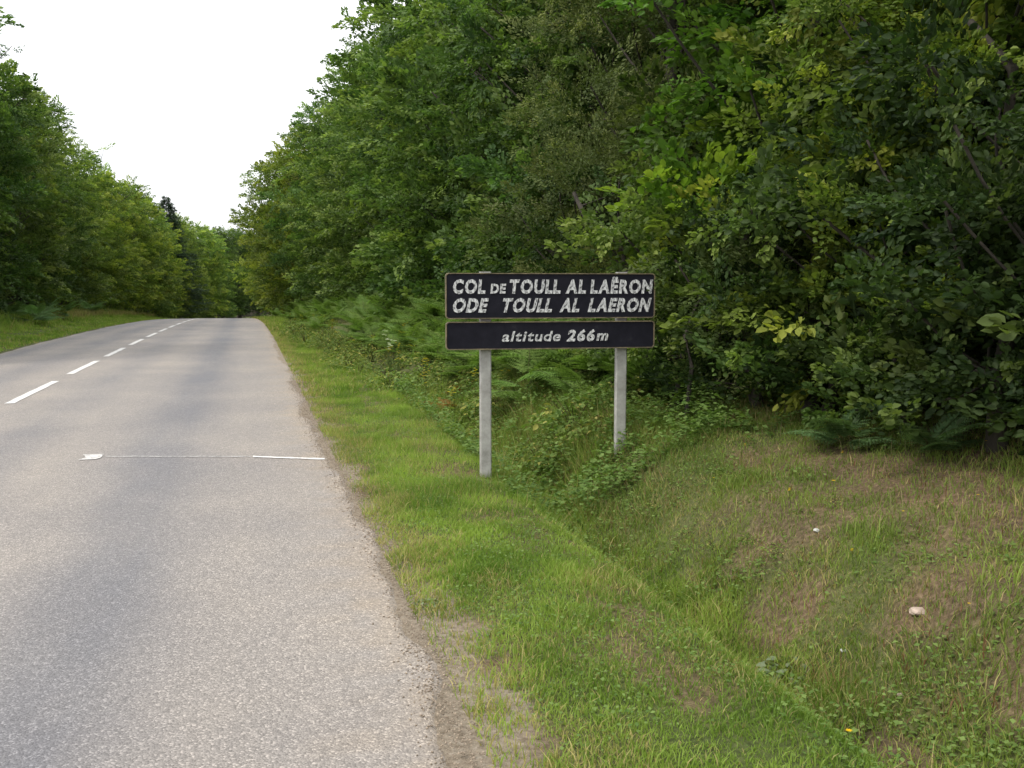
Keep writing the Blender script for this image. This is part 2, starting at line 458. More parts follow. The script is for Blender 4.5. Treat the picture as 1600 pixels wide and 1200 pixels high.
def make_crown(r, lobes, sprays_per_m2, protos, c_dark, c_pale, c_tip, tip=.2, up_bias=.25, flatten=.6, scale=(.75, 1.2), inner=.16, zmin=.05, roll=.45):
    lob = np.array(lobes)                                    # x y z rx rz
    P, D, depth, LC = [], [], [], []
    for (cx, cy, cz, rr, rz) in lobes:
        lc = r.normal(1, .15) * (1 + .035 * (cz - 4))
        lh = r.normal(0, .03)
        n = int(4 * np.pi * rr * rz * sprays_per_m2)
        d = r.normal(size=(n, 3)); d /= np.linalg.norm(d, axis=1, keepdims=True)
        d[:, 2] = np.where(r.random(n) < .72, np.abs(d[:, 2]), d[:, 2])
        k = np.where(r.random(n) < inner, r.uniform(.35, .8, n), r.uniform(.82, 1.06, n))
        p = np.array([cx, cy, cz]) + d * np.array([rr, rr, rz]) * k[:, None]
        keep = p[:, 2] > zmin
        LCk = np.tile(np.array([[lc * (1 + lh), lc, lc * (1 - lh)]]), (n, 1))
        q = (p[:, None, :] - lob[None, :, :3]) / np.stack([lob[:, 3], lob[:, 3], lob[:, 4]], -1)[None]
        ins = (np.linalg.norm(q, axis=2) < .8).sum(1)
        keep &= (ins == 0) | (r.random(n) < .18)
        P.append(p[keep]); D.append(d[keep]); depth.append(k[keep]); LC.append(LCk[keep])
    P = np.concatenate(P); D = np.concatenate(D); depth = np.concatenate(depth); LC = np.concatenate(LC)
    n = len(P)
    X = D * np.array([1, 1, flatten]) + np.array([0, 0, up_bias]) + r.normal(0, .25, (n, 3))
    U = np.stack([r.normal(0, roll, n), r.normal(0, roll, n), np.ones(n)], -1) + D * .45
    B = basis(X, U); S = r.uniform(scale[0], scale[1], n)
    pid = r.integers(0, len(protos), n)
    P = P - B[:, :, 0] * (S * .35)[:, None]
    Vs, Fs, Cs, off = [], [], [], 0
    c_dark, c_pale, c_tip = map(np.array, (c_dark, c_pale, c_tip))
    for k, (pv, pf, kk, tt) in enumerate(protos):
        idx = np.where(pid == k)[0]
        if len(idx) == 0: continue
        V = np.einsum('nij,kj->nki', B[idx], pv) * S[idx][:, None, None] + P[idx][:, None, :]
        m, kv = V.shape[:2]; nl = kv // kk
        F = (pf[None] + (np.arange(m) * kv)[:, None, None]).reshape(-1, 4) + off
        off += m * kv
        a = np.clip(r.normal(.5, .22, (m, 1)) + r.normal(0, .16, (m, nl)), 0, 1)
        young = (r.random((m, 1)) < tip) * (depth[idx][:, None] > .8) * np.clip(tt[None, :] * 1.5 - .3, 0, 1) * r.uniform(.4, 1, (m, nl))
        c = c_dark + (c_pale - c_dark) * a[..., None]  # each leaf's own green, at random between the darker and paler tone
        c = c + (c_tip - c) * young[..., None]
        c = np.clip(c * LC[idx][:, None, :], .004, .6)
        Cs.append(np.repeat(c.reshape(-1, 3), kk, 0))
        Vs.append(V.reshape(-1, 3)); Fs.append(F)
    return np.concatenate(Vs), np.concatenate(Fs), np.concatenate(Cs)

def crown_lobes(r, H, Rmax, base, n, shape='oak', lean=(0, 0), rl=(.75, 1.2)):
    out = []
    core = max(3, n // 9)
    for i in range(core):
        t = (i + .5) / core; z = base + .6 + (H - base - 1.6) * t
        rr = Rmax * .50 * (1 - .45 * t)
        out.append((r.normal(0, .2) + lean[0] * t, r.normal(0, .2) + lean[1] * t, max(z, rr * .9), rr, max(rr * .9, (H - base) / core * .55)))
    for i in range(n):
        t = (i + r.random()) / n
        z = base + (H - base) * t + r.normal(0, .25)
        if shape == 'oak': prof = math.sin(math.pi * min(1, .18 + .72 * t)) ** .6
        elif shape == 'column': prof = (1 - t ** 3) ** .5 * .8 + .15
        else: prof = (1 - t) ** .5
        rr = r.uniform(*rl) * (1 - .35 * t)
        rad = max(0.0, Rmax * prof - rr * .75) * r.uniform(.55, 1.22)
        a = i * 2.399 + r.uniform(-.5, .5)
        out.append((math.cos(a) * rad + lean[0] * t, math.sin(a) * rad + lean[1] * t, max(rr * .5, z - rr * .3), rr, rr * r.uniform(.46, .66)))
    return out

def trunk_mesh(r, H, rad, lobes, lean=(0, 0), limbs=True, twigs=0):
    n = 9
    t = np.linspace(0, 1, n)
    w = np.cumsum(r.normal(0, .10, (n, 2)), 0) * t[:, None]
    pts = np.stack([lean[0] * t + w[:, 0], lean[1] * t + w[:, 1], t * H * .9 - .25], -1)
    rr = rad * (1 - t) ** .8 + .02; rr[0] *= 1.5; rr[1] *= 1.08
    parts = [tube(pts, rr, 9)]
    if limbs:
        for (cx, cy, cz, lr, lz) in lobes:
            h0 = max(.5, cz - np.hypot(cx, cy) * .7 - .3); k = min(.93, (h0 + .25) / (H * .9))
            p0 = np.array([np.interp(k, t, pts[:, j]) for j in range(3)]); p3 = np.array([cx, cy, cz])
            s = np.linspace(0, 1, 6)[:, None]
            mid = (p0 + p3) / 2 + np.array([0, 0, -.15]) + r.normal(0, .12, 3)
            c = (1 - s) ** 2 * p0 + 2 * s * (1 - s) * mid + s * s * p3
            r0 = min(rad * (.38 if H > 9 else .2), np.interp(k, t, rr) * .7)
            parts.append(tube(c, np.linspace(r0, .012, 6), 5))
            for _ in range(twigs):
                d = r.normal(size=3); d /= np.linalg.norm(d); d[2] = abs(d[2]) * .6
                q0 = c[r.integers(2, 5)]; q1 = p3 + d * lr * .9
                cc = np.stack([q0, (q0 + q1) / 2 + r.normal(0, .05, 3), q1])
                parts.append(tube(cc, [.018, .012, .005], 4))
    return join(parts)

PROTO = {}
def build_proto(key, r, H, Rm, base, nl, shape, dens, protos, cols, tip, mat, trad, lean=(0, 0), rl=(1., 1.7), lobes=None, **kw):
    lobes = lobes or crown_lobes(r, H, Rm, base, nl, shape, lean, rl)
    V, F, C = make_crown(r, lobes, dens, protos, *cols, tip=tip, **kw)
    cm = mesh_np(key + '_crown', V, quads=F, col=C, mat=mat)
    tv, tf = trunk_mesh(r, H, trad, lobes, lean, twigs=2 if key == 'tree_open' else 0)
    tm = mesh_np(key + '_trunk', tv, quads=tf, mat=M_bark, smooth=True)
    PROTO[key] = (tm, cm, H)
    return PROTO[key]

r = np.random.default_rng(3)
G_DARK = ((.034, .068, .018), (.112, .182, .044), (.20, .275, .062))
G_MID = ((.048, .088, .021), (.138, .208, .052), (.235, .300, .072))
G_YEL = ((.058, .098, .019), (.170, .238, .045), (.320, .360, .062))
G_BRT = ((.050, .118, .019), (.135, .262, .036), (.26, .36, .05))
G_OLV = ((.054, .080, .024), (.130, .165, .055), (.20, .23, .08))
G_DEEP = ((.022, .044, .014), (.072, .118, .034), (.15, .20, .055))
sp_mid = [spray(r, 58, .80, .115, .58, False, flat=.16, droop=.35) for _ in range(8)]
sp_near = [spray(r, 66, .62, .076, .58, True, flat=.35) for _ in range(7)]
sp_oak = [spray(r, 54, .60, .092, .56, True, flat=.3) for _ in range(7)]
sp_fine = [spray(r, 130, .62, .046, .45, False, flat=.5, droop=.4, wide=.35) for _ in range(7)]
sp_shrub = [spray(r, 55, .48, .060, .62, True, flat=.5) for _ in range(7)]
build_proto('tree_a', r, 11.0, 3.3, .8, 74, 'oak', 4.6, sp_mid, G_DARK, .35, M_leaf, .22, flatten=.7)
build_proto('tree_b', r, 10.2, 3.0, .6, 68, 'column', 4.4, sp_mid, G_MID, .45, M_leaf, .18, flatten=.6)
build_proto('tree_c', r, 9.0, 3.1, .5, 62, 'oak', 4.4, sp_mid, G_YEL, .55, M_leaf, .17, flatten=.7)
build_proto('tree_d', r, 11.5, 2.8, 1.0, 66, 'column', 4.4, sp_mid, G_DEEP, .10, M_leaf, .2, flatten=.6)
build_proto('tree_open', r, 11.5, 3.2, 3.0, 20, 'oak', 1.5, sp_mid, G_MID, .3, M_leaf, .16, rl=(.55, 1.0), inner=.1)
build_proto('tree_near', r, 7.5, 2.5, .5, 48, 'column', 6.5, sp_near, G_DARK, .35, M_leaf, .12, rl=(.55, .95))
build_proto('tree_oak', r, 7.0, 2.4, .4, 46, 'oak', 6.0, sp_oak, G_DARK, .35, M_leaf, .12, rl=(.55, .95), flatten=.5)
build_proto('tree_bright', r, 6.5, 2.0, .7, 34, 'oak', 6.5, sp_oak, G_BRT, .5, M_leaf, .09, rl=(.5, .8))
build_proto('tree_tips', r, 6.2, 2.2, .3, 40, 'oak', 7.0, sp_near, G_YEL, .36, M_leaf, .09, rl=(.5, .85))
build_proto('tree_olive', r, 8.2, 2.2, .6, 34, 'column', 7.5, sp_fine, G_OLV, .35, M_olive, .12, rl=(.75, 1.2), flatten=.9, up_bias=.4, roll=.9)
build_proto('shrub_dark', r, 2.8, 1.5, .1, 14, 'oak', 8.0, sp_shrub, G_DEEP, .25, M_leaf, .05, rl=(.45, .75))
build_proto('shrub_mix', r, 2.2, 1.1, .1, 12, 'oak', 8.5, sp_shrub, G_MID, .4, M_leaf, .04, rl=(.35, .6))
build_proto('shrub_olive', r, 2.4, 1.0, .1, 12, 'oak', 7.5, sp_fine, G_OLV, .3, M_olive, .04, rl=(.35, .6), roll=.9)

# spruce: whorled drooping boughs
def spruce():
    H = 13.0; Vs, Fs, Cs, off = [], [], [], 0
    rr = np.random.default_rng(5)
    P, D, U, S = [], [], [], []
    for i in range(430):
        z = 1.5 + (H - 1.5) * rr.random() ** .85
        L = 4.6 * (1 - (z / H)) ** .85 + .30
        a = rr.uniform(0, 6.28); ll = L * rr.uniform(.6, 1.12)
        n = int(14 + ll * 46); s = rr.random(n) ** .8
        lat = rr.normal(0, .17, n) * (ll * (1.1 - s) + .15)
        x = s * ll; zz = z - .25 * ll * s + .14 * ll * s * s + rr.normal(0, .07, n)
        P.append(np.stack([np.cos(a) * x - np.sin(a) * lat, np.sin(a) * x + np.cos(a) * lat, zz], -1))
        ang = a + np.sign(lat) * rr.uniform(.2, .9, n)
        D.append(np.stack([np.cos(ang), np.sin(ang), rr.uniform(-.6, .5, n)], -1))
        S.append(rr.uniform(.14, .30, n))
    P = np.concatenate(P); D = np.concatenate(D); S = np.concatenate(S)
    U = np.stack([rr.normal(0, .4, len(P)), rr.normal(0, .4, len(P)), np.ones(len(P))], -1)
    V, F, k = place_leaves(P, D, U, S, .32, False)
    a = rr.random((len(P), 1)); C = np.array([.030, .058, .030]) * (1 - a) + np.array([.065, .11, .055]) * a
    cm = mesh_np('spruce_crown', V, quads=F, col=np.repeat(C, k, 0), mat=M_needle)
    tv, tf = tube(np.array([(0, 0, -.3), (0, 0, 4), (.03, 0, 9), (0, 0, H)]), [.2, .15, .08, .02], 8)
    PROTO['spruce'] = (mesh_np('spruce_trunk', tv, quads=tf, mat=M_bark, smooth=True), cm, H)
spruce()

def tree(key, name, x, y, rot, s, label, cat='tree', group=None, tilt=(0, 0), sink=.0, sz=None):
    if group is None and x > 0: x, y = x - (.8 if y < 9.6 else .45 if y < 14.5 else .1), y * (.94 if y < 9.6 else 1)
    tm, cm, H = PROTO[key]
    root = link(name, None, loc=(x, y, gz(x, y) - sink), rot=(tilt[0], tilt[1], rot), scale=(s, s, sz or s))
    tag(root, label, cat, group)
    link('trunk', tm, root)
    link('crown', cm, root)['kind'] = 'stuff'
    return root

# --- the wood along the right of the road: front row, far to near
GR = 'broadleaf trees in the front row right of the road'
GL = 'broadleaf trees in the front row left of the road'
right_row = [
    # y, x offset from road frame, proto, scale
    (150, 7.0, 'tree_d', 1.1), (139, 6.5, 'tree_a', 1.0), (128, 6.0, 'tree_d', 1.05), (118, 6.6, 'tree_b', 1.0), (108, 5.6, 'tree_a', .95), (99, 5.0, 'tree_c', .95), (91, 4.2, 'tree_b', .92),
    (83, 3.6, 'tree_c', 1.08), (76, 4.0, 'tree_b', 1.02), (69, 3.8, 'tree_c', 1.16), (62.5, 4.4, 'tree_c', 1.2), (56, 5.2, 'tree_a', .98), (50, 5.6, 'tree_b', 1.05),
    (44.5, 6.1, 'tree_a', 1.0), (39, 6.5, 'tree_b', 1.10), (34, 6.8, 'tree_a', 1.06), (29, 6.9, 'tree_a', 1.08), (24.5, 6.2, 'tree_b', 1.05)]
where_r = ['beyond the crest', 'beyond the crest, nearer', 'dark, just past the dip', 'past the crest of the road', 'rising behind the crest', 'low and yellowish past the crest', 'pale at the crest',
           'yellow green, bulging over the crest', 'rounded, beside the last dashes', 'pale topped with a bulging left side', 'slim, behind the bracken', 'dark, behind the bracken', 'leafy from the ground up',
           'dark green, its top rising against the sky', 'tall with an uneven left edge', 'tall, cut by the top of the picture', 'dark and broad left of the black sign', 'dense, just left of the black sign']
for (yy, xo, key, s), w in zip(right_row, where_r):
    tree(key, 'broadleaf_tree', xo + float(bend(yy)), yy, random.uniform(0, 6.28), s, 'broadleaf tree right of the road, ' + w, group=GR)
for k in range(12):
    yy = 26 + k * 8.5
    tree(random.choice(['tree_a', 'tree_b', 'tree_d']), 'broadleaf_tree', 10.8 + random.uniform(-.6, .8) + float(bend(yy)), yy, random.uniform(0, 6.28), random.uniform(.98, 1.12),
         'tall broadleaf tree filling the gaps behind the front row right of the road', group='trees of the second row in the wood on the right')
for k in range(9):
    yy = 1.5 + k * 3.0
    tree(random.choice(['tree_d', 'tree_a', 'tree_d']), 'broadleaf_tree', 11.2 + random.uniform(-.8, .8), yy, random.uniform(0, 6.28), random.uniform(.95, 1.1),
         'dark broadleaf tree deep in the wood behind the roadside bushes', group='dark trees deep in the wood on the right')
for k in range(7):
    yy = 3 + k * 4.0
    tree('tree_d', 'broadleaf_tree', 15.5 + random.uniform(-.8, .8), yy, random.uniform(0, 6.28), random.uniform(1.0, 1.15),
         'dark broadleaf tree deep in the wood behind the roadside bushes', group='dark trees deep in the wood on the right')

# near trees on the right
tree('tree_oak', 'oak_tree', 6.1, 19.6, .5, 1.3, 'dark oak behind the bracken, next to the upper left corner of the sign')
tree('tree_near', 'broadleaf_tree', 6.0, 15.8, 2.0, 1.15, 'dark broadleaf tree standing straight behind the black sign')
tree('tree_oak', 'oak_tree', 5.4, 17.0, 3.3, .95, 'low spreading oak whose boughs hang just above the sign')
tree('tree_olive', 'fine_leaved_tree', 5.6, 12.0, 1.2, 1.0, 'olive green fine leaved tree leaning behind the right half of the sign', tilt=(.05, -.12))
tree('tree_olive', 'fine_leaved_tree', 6.4, 14.0, 3.9, 1.12, 'taller olive fine leaved tree at the top middle of the picture')
tree('tree_near', 'broadleaf_tree', 7.0, 10.4, .3, 1.05, 'dark tree in the shade between the olive tree and the yellow tipped tree')
tree('tree_bright', 'broadleaf_tree', 5.9, 9.3, 4.0, 1.0, 'young tree with bright green leaves high on the right', tilt=(0, -.10))
tree('tree_tips', 'broadleaf_tree', 6.1, 7.5, 2.2, 1.0, 'leafy tree with yellow shoot tips at the right edge', tilt=(0, -.10))
tree('tree_near', 'broadleaf_tree', 7.8, 8.2, 1.0, 1.0, 'shaded tree behind the yellow tipped tree')
tree('tree_tips', 'broadleaf_tree', 6.6, 4.9, 5.0, .95, 'leafy tree overhanging the far right edge of the bank', tilt=(0, -.03))
tree('tree_near', 'broadleaf_tree', 8.0, 3.0, 3.0, 1.0, 'tree just outside the right edge of the view')
tree('tree_near', 'broadleaf_tree', 8.4, 6.0, 4.0, 1.05, 'dark tree behind the overhanging tree at the right edge')
tree('shrub_dark', 'dark_shrub', 5.6, 5.6, .4, 1.1, 'dark shrub in deep shade on the right edge of the bank', 'shrub')
tree('shrub_dark', 'dark_shrub', 5.5, 7.0, 2.4, 1.0, 'dark shrub with pale tipped shoots beside the bare trunk', 'shrub')
tree('shrub_mix', 'green_shrub', 4.45, 8.75, 1.4, .9, 'low green shrub with a leaning reddish stem right of the sign', 'shrub')
tree('shrub_olive', 'olive_shrub', 4.9, 8.0, 3.0, .95, 'olive feathery shrub between the green shrub and the dark shrub', 'shrub')
tree('shrub_mix', 'green_shrub', 4.9, 10.3, 4.4, 1.15, 'green shrub behind the right post of the sign', 'shrub')
tree('shrub_dark', 'dark_shrub', 5.0, 13.2, 4.4, .9, 'dark shrub seen under the sign between its posts', 'shrub')
tree('shrub_dark', 'dark_shrub', 5.9, 4.2, 5.4, 1.2, 'black green shrub cut by the right edge of the picture', 'shrub')
tree('shrub_mix', 'green_shrub', 4.95, 7.05, .9, .85, 'green shrub hiding the foot of the dark brown trunk', 'shrub')
tree('shrub_dark', 'dark_shrub', 4.9, 7.9, 1.9, .75, 'dark shrub filling the shade between the reddish stem and the brown trunk', 'shrub')
tree('tree_tips', 'broadleaf_tree', 5.6, 6.4, 3.6, .62, 'small yellow tipped sapling in front of the dark shrubs', tilt=(0, -.05))
tree('shrub_dark', 'dark_shrub', 5.05, 5.2, 3.3, .85, 'dark shrub reaching furthest down the bank on the right', 'shrub')
tree('shrub_dark', 'dark_shrub', 5.15, 4.75, 4.6, .8, 'dark shrub covering the foot of the overhanging tree at the right edge', 'shrub')
tree('shrub_mix', 'green_shrub', 5.45, 4.3, 1.6, .75, 'green shrub cut by the right edge, below the overhanging tree', 'shrub')
tree('shrub_mix', 'green_shrub', 5.0, 6.0, 2.9, .68, 'small green shrub pushed out in front of the two dark shrubs', 'shrub')

# leaning bare stems
def stem_obj(pts, rad, label, name='bare_trunk'):
    V, F = tube(np.array(pts), rad, 8)
    o = link(name, mesh_np(name, V, quads=F, mat=M_bark, smooth=True))
    return tag(o, label, 'trunk')
stem_obj([(3.42, 7.45, gz(3.42, 7.45) - .1), (3.5, 7.5, .75), (3.46, 7.55, 1.0), (3.6, 7.65, 1.25), (3.8, 7.8, 1.4)], [.024, .019, .016, .012, .005], 'thin crooked reddish stem rising out of the low green shrub')
stem_obj([(4.2, 6.85, gz(4.2, 6.85) - .2), (4.23, 6.9, 1.2), (4.35, 7.0, 1.9), (4.55, 7.3, 2.9)], [.09, .075, .06, .02], 'dark brown trunk in the shade between two shrubs')

# --- left side
left_row = [(22, -11.0, 'tree_a', 1.0), (28, -11.0, 'tree_b', 1.0), (34, -11.2, 'tree_a', .95), (39, -11.0, 'tree_a', 1.04), (43.5, -10.9, 'tree_open', 1.02), (46, -10.9, 'tree_b', 1.04), (52, -11.1, 'tree_a', .88), (58, -10.8, 'tree_b', .94),  # the first two stand out of view, added for the light
            (64.5, -10.8, 'tree_c', .98), (71, -10.4, 'tree_c', .90), (77, -10.6, 'tree_open', .92), (79, -10.2, 'tree_c', 1.0), (86, -9.9, 'tree_c', 1.06), (93.5, -9.6, 'tree_b', .95), (101, -9.8, 'tree_c', 1.0),
            (108, -9.9, 'tree_c', .9), (118, -9.4, 'tree_b', 1.05), (128, -9.4, 'tree_c', 1.2), (139, -9.4, 'tree_b', 1.1), (150, -9.4, 'tree_a', 1.08), (162, -9.2, 'tree_d', 1.1), (175, -9.2, 'tree_d', 1.12), (190, -9.0, 'tree_d', 1.2)]
where_l = ['outside the left edge', 'outside the left edge, further on', 'at the far left edge', 'dark and tall at the left edge', 'sparse, its bare topped boughs standing out against the sky', 'rounded, below the sparse boughs',
           'dark, above the pale fern', 'leafy with a lighter top', 'yellowish, where the skyline steps down', 'dark topped behind the grass verge', 'sparse and ragged against the sky', 'pale and rounded below the ragged top',
           'pale green, bulging towards the road', 'second bulge left of the spruce', 'yellow green in front of the spruce', 'right of the spruce', 'falling away behind the crest', 'rounded and low behind the crest',
           'dark beyond the crest', 'dark beyond the crest, further on', 'closing the view at the bend', 'closing the view at the bend, behind', 'last one at the bend']
for (yy, xo, key, s), w in zip(left_row, where_l):
    s *= .97 + .12 * float(sstep(40, 60, yy)); xo += .5
    tree(key, 'broadleaf_tree', xo + float(bend(yy)), yy, random.uniform(0, 6.28), s, 'broadleaf tree left of the road, ' + w, group=GL)
tree('spruce', 'spruce_tree', -8.7 + float(bend(112)), 112, .3, 1.0, 'dark pointed spruce standing above the broadleaf trees on the left', 'tree')
for k in range(15):
    yy = 30 + k * 9
    tree(random.choice(['tree_a', 'tree_b', 'tree_d']), 'broadleaf_tree', -15.8 + random.uniform(-.8, .8) + float(bend(yy)), yy, random.uniform(0, 6.28), random.uniform(.84, .95),
         'broadleaf tree filling the gaps behind the front row left of the road', group='trees of the second row in the wood on the left')
for k, (xx, yy) in enumerate([(-4, 205), (3, 206), (10, 204), (-12, 208), (17, 200), (6, 216), (-7, 217), (24, 196), (-1, 226), (12, 224), (19, 214), (-14, 222), (1, 236), (26, 208)]):
    tree('tree_d', 'broadleaf_tree', xx, yy, k * 1.1, 1.25 + .05 * (k % 3), 'dark far tree closing off the road at the bend', group='dark far trees at the bend')

# ------------------------------------------------------------------ bracken
def frond_mesh(r, n_p=15, L=.85, col=((.085, .155, .035), (.205, .305, .075))):
    t = np.linspace(.18, 1, n_p)
    P, D, U, S = [], [], [], []
    c_t = []
    for ti in t:
        px, pz = ti * L * .93, .34 * L * (ti - ti * ti * 1.05)
        Lp = L * .40 * (1 - ti) ** .75 * (.55 + .45 * min(1, (ti + .1) * 2)) + .02
        for sd in (-1, 1):
            dirp = np.array([.45, sd * 1.0, -.22 + r.normal(0, .06)]); dirp /= np.linalg.norm(dirp)
            m = max(3, int(Lp / .022))
            for j in range(m):
                s = (j + .5) / m
                for s2 in (-1, 1):
                    base = np.array([px, 0, pz]) + dirp * Lp * s
                    lat = np.array([dirp[1] * -s2 * sd, dirp[0] * s2 * sd, 0]) + dirp * .35
                    P.append(base); D.append(lat + np.array([0, 0, -.15])); U.append((0, 0, 1)); S.append(.055 * (1 - s * .75) * (Lp / .25 + .35))
                    c_t.append(s)
    P, D, U, S = map(np.array, (P, D, U, S))
    V, F, k = place_leaves(P, D, U + r.normal(0, .15, U.shape), S, .5, False)
    a = np.clip(r.normal(.5, .2, (len(P), 1)), 0, 1)
    C = np.repeat(np.array(col[0]) * (1 - a) + np.array(col[1]) * a, k, 0)
    x = np.linspace(0, 1, 8); sv, sf = tube(np.stack([x * L * .93, x * 0, .34 * L * (x - x * x * 1.05)], -1), np.linspace(.006, .002, 8), 3)
    C = np.concatenate([C, np.tile(np.array([[.11, .13, .05]]), (len(sv), 1))])
    return mesh_np('frond', np.concatenate([V, sv]), quads=np.concatenate([F, sf + len(V)]), col=C, mat=M_fern)
rf = np.random.default_rng(11)
fr_green = [frond_mesh(rf) for _ in range(3)]
fr_pale = [frond_mesh(rf, col=((.085, .16, .065), (.17, .27, .11))) for _ in range(2)]
fr_rust = [frond_mesh(rf, col=((.16, .075, .022), (.34, .18, .05)))]
def fern(x, y, s, fr, label, group, lift=.35, nf=8):
    root = link('bracken_fern', None, loc=(x, y, gz(x, y)), rot=(0, 0, random.uniform(0, 6.28)), scale=(s, s, s))
    tag(root, label, 'fern', group)
    for k in range(nf):
        h = random.uniform(.05, lift)
        link('frond', random.choice(fr), root, loc=(0, 0, h), rot=(random.uniform(-.25, .25), -random.uniform(.0, .75), k * 6.28 / nf + random.uniform(-.3, .3)), scale=(random.uniform(.8, 1.1),) * 3)
    return root
n = 0
while n < 210:
    yy = random.uniform(9.8, 62) if n > 60 else random.uniform(9.8, 26)
    off = random.uniform(0, 1) ** .8
    x0 = 2.7 - 1.15 * float(sstep(12, 40, yy)); x1 = 4.7
    xx = x0 + (x1 - x0) * off + float(bend(yy))
    far = yy > 24
    where = ('fern at the front edge' if off < .35 else 'fern in the middle' if off < .7 else 'fern at the back, under tree boughs')
    dist = ('straight behind the sign' if yy < 15 else 'just left of the sign' if yy < 24 else 'halfway from the sign to the crest' if yy < 40 else 'near the crest of the road')
    fern(xx, yy, random.uniform(.85, 1.2) * (.8 + .55 * off), fr_green, 'green bracken ' + where + ', ' + dist.replace('straight ', ''),
         'bracken in the far thicket on the right' if far else 'bracken in the thicket by the sign', nf=6 if far else 8)
    n += 1
fern(2.30, 11.3, .62, fr_rust, 'withered orange brown fern left of the sign post', None, .15, 5)
fern(2.62, 12.3, .5, fr_rust, 'smaller withered orange fern further behind the sign post', None, .15, 5)
for k, (xx, yy) in enumerate([(3.75, 5.7), (3.95, 5.1)]):
    fern(xx, yy, .55, fr_pale, ['pale green fern at the foot of the dark shrub', 'small pale fern nearer the right edge, under the dark shrub'][k], None, .2)
for k, (xx, yy, s) in enumerate([(3.5, 8.6, .75), (3.8, 9.1, .85), (3.6, 8.1, .65), (3.3, 9.4, .8), (4.2, 9.3, .9), (3.05, 9.0, .7)]):
    fern(xx, yy, s, fr_green, 'green bracken fern beside the right post of the sign', 'bracken beside the right post')
for k in range(16):
    yy = random.uniform(34, 56); xx = random.uniform(-8.9, -7.0) - .02 * (yy - 34)
    fern(xx, yy, random.uniform(.9, 1.35), fr_pale, 'pale bracken fern at the foot of the trees left of the road', 'pale bracken left of the road', nf=7)

# ------------------------------------------------------------------ low brambles and weeds between verge and bracken
def weed_mesh(r, n, rad, h, leaf, cols, tipc=None, tipf=0):
    a = r.uniform(0, 6.28, n); q = np.sqrt(r.random(n)) * rad
    z = h * (1 - (q / rad) ** 2 * .7) * r.uniform(.25, 1.0, n) ** .6
    P = np.stack([np.cos(a) * q, np.sin(a) * q, z], -1)
    b = a + r.normal(0, .9, n)
    D = np.stack([np.cos(b), np.sin(b), r.uniform(-.7, .3, n)], -1)
    U = np.stack([r.normal(0, .4, n), r.normal(0, .4, n), np.ones(n)], -1)
    V, F, k = place_leaves(P, D, U, leaf * r.uniform(.6, 1.3, n), .58, True)
    t = np.clip(r.normal(.5, .25, (n, 1)), 0, 1)
    C = np.array(cols[0]) * (1 - t) + np.array(cols[1]) * t
    if tipc is not None:
        m = r.random(n) < tipf; C[m] = np.array(tipc) * r.uniform(.7, 1.2, (m.sum(), 1))
    parts = []; nst = 7
    for i in range(nst):
        aa = r.uniform(0, 6.28); rr_ = rad * r.uniform(.2, .8)
        sv, sf = tube(np.array([(0, 0, -.02), (math.cos(aa) * rr_ * .4, math.sin(aa) * rr_ * .4, h * .55), (math.cos(aa) * rr_, math.sin(aa) * rr_, h * .85)]), [.006, .004, .002], 4)
        parts.append((sv, sf))
    Vv, Ff = join(parts)
    return (mesh_np('weed_leaves', V, quads=F, col=np.repeat(C, k, 0), mat=M_fern),
            mesh_np('weed_stem', Vv, quads=Ff, col=np.tile([[.09, .08, .035]], (len(Vv), 1)), mat=M_fern))
def weed(name, wm, loc, rot, scale):
    root = link(name, None, loc=loc, rot=rot, scale=scale)
    link('foliage', wm[0], root)['kind'] = 'stuff'
    link('stem', wm[1], root)
    return root
rw = np.random.default_rng(21)
W_br = [weed_mesh(rw, 260, .38, .30, .050, ((.075, .125, .028), (.19, .25, .065)), (.30, .29, .08), .15) for _ in range(3)]
W_lo = [weed_mesh(rw, 170, .28, .15, .036, ((.08, .13, .028), (.19, .26, .06)), (.30, .26, .09), .15) for _ in range(3)]
W_pale = [weed_mesh(rw, 90, .22, .13, .075, ((.13, .17, .09), (.24, .29, .17))) for _ in range(1)]
cnt = 0
for k in range(165):
    yy = 7.9 + 34 * random.random() ** 1.5
    xx = random.uniform(1.95, 3.3) - .75 * float(sstep(9, 32, yy)) + float(bend(yy))
    if yy < 9.2 and xx < 2.05: continue
    s = random.uniform(.7, 1.2)
    o = weed('bramble_bush', random.choice(W_br if yy > 9.5 or random.random() < .3 else W_lo), loc=(xx, yy, gz(xx, yy) - .02), rot=(0, 0, random.uniform(0, 6.28)), scale=(s, s, s * random.uniform(.8, 1.2)))
    place = ('around the foot of the sign posts' if yy < 9.5 else 'behind the sign posts' if yy < 13 else 'left of the sign below the bracken' if yy < 20 else 'far along the verge below the bracken' if yy < 31 else 'beside the verge at the crest')
    side = 'nearer the road' if xx - float(bend(yy)) < 2.1 else 'up the bank'
    tag(o, 'low leafy bramble clump ' + place + ', ' + side, 'weed', 'brambles by the sign' if yy < 13 else 'brambles along the far verge')
for k in range(34):
    yy = random.uniform(3.2, 8.0); xx = random.uniform(1.95, 3.4)
    s = random.uniform(.3, .5) * (.5 + .06 * yy)
    tag(weed('low_weed', random.choice(W_lo), loc=(xx, yy, gz(xx, yy) - .03), rot=(0, 0, random.uniform(0, 6.28)), scale=(s, s, s)), 'small leafy weed ' + ('down in the ditch' if xx < 2.4 else 'on the slope just above the ditch') + (', bottom right' if yy < 4.6 else ', right of and below the sign' if yy < 6.4 else ', close to the right post'), 'weed', 'weeds along the ditch')
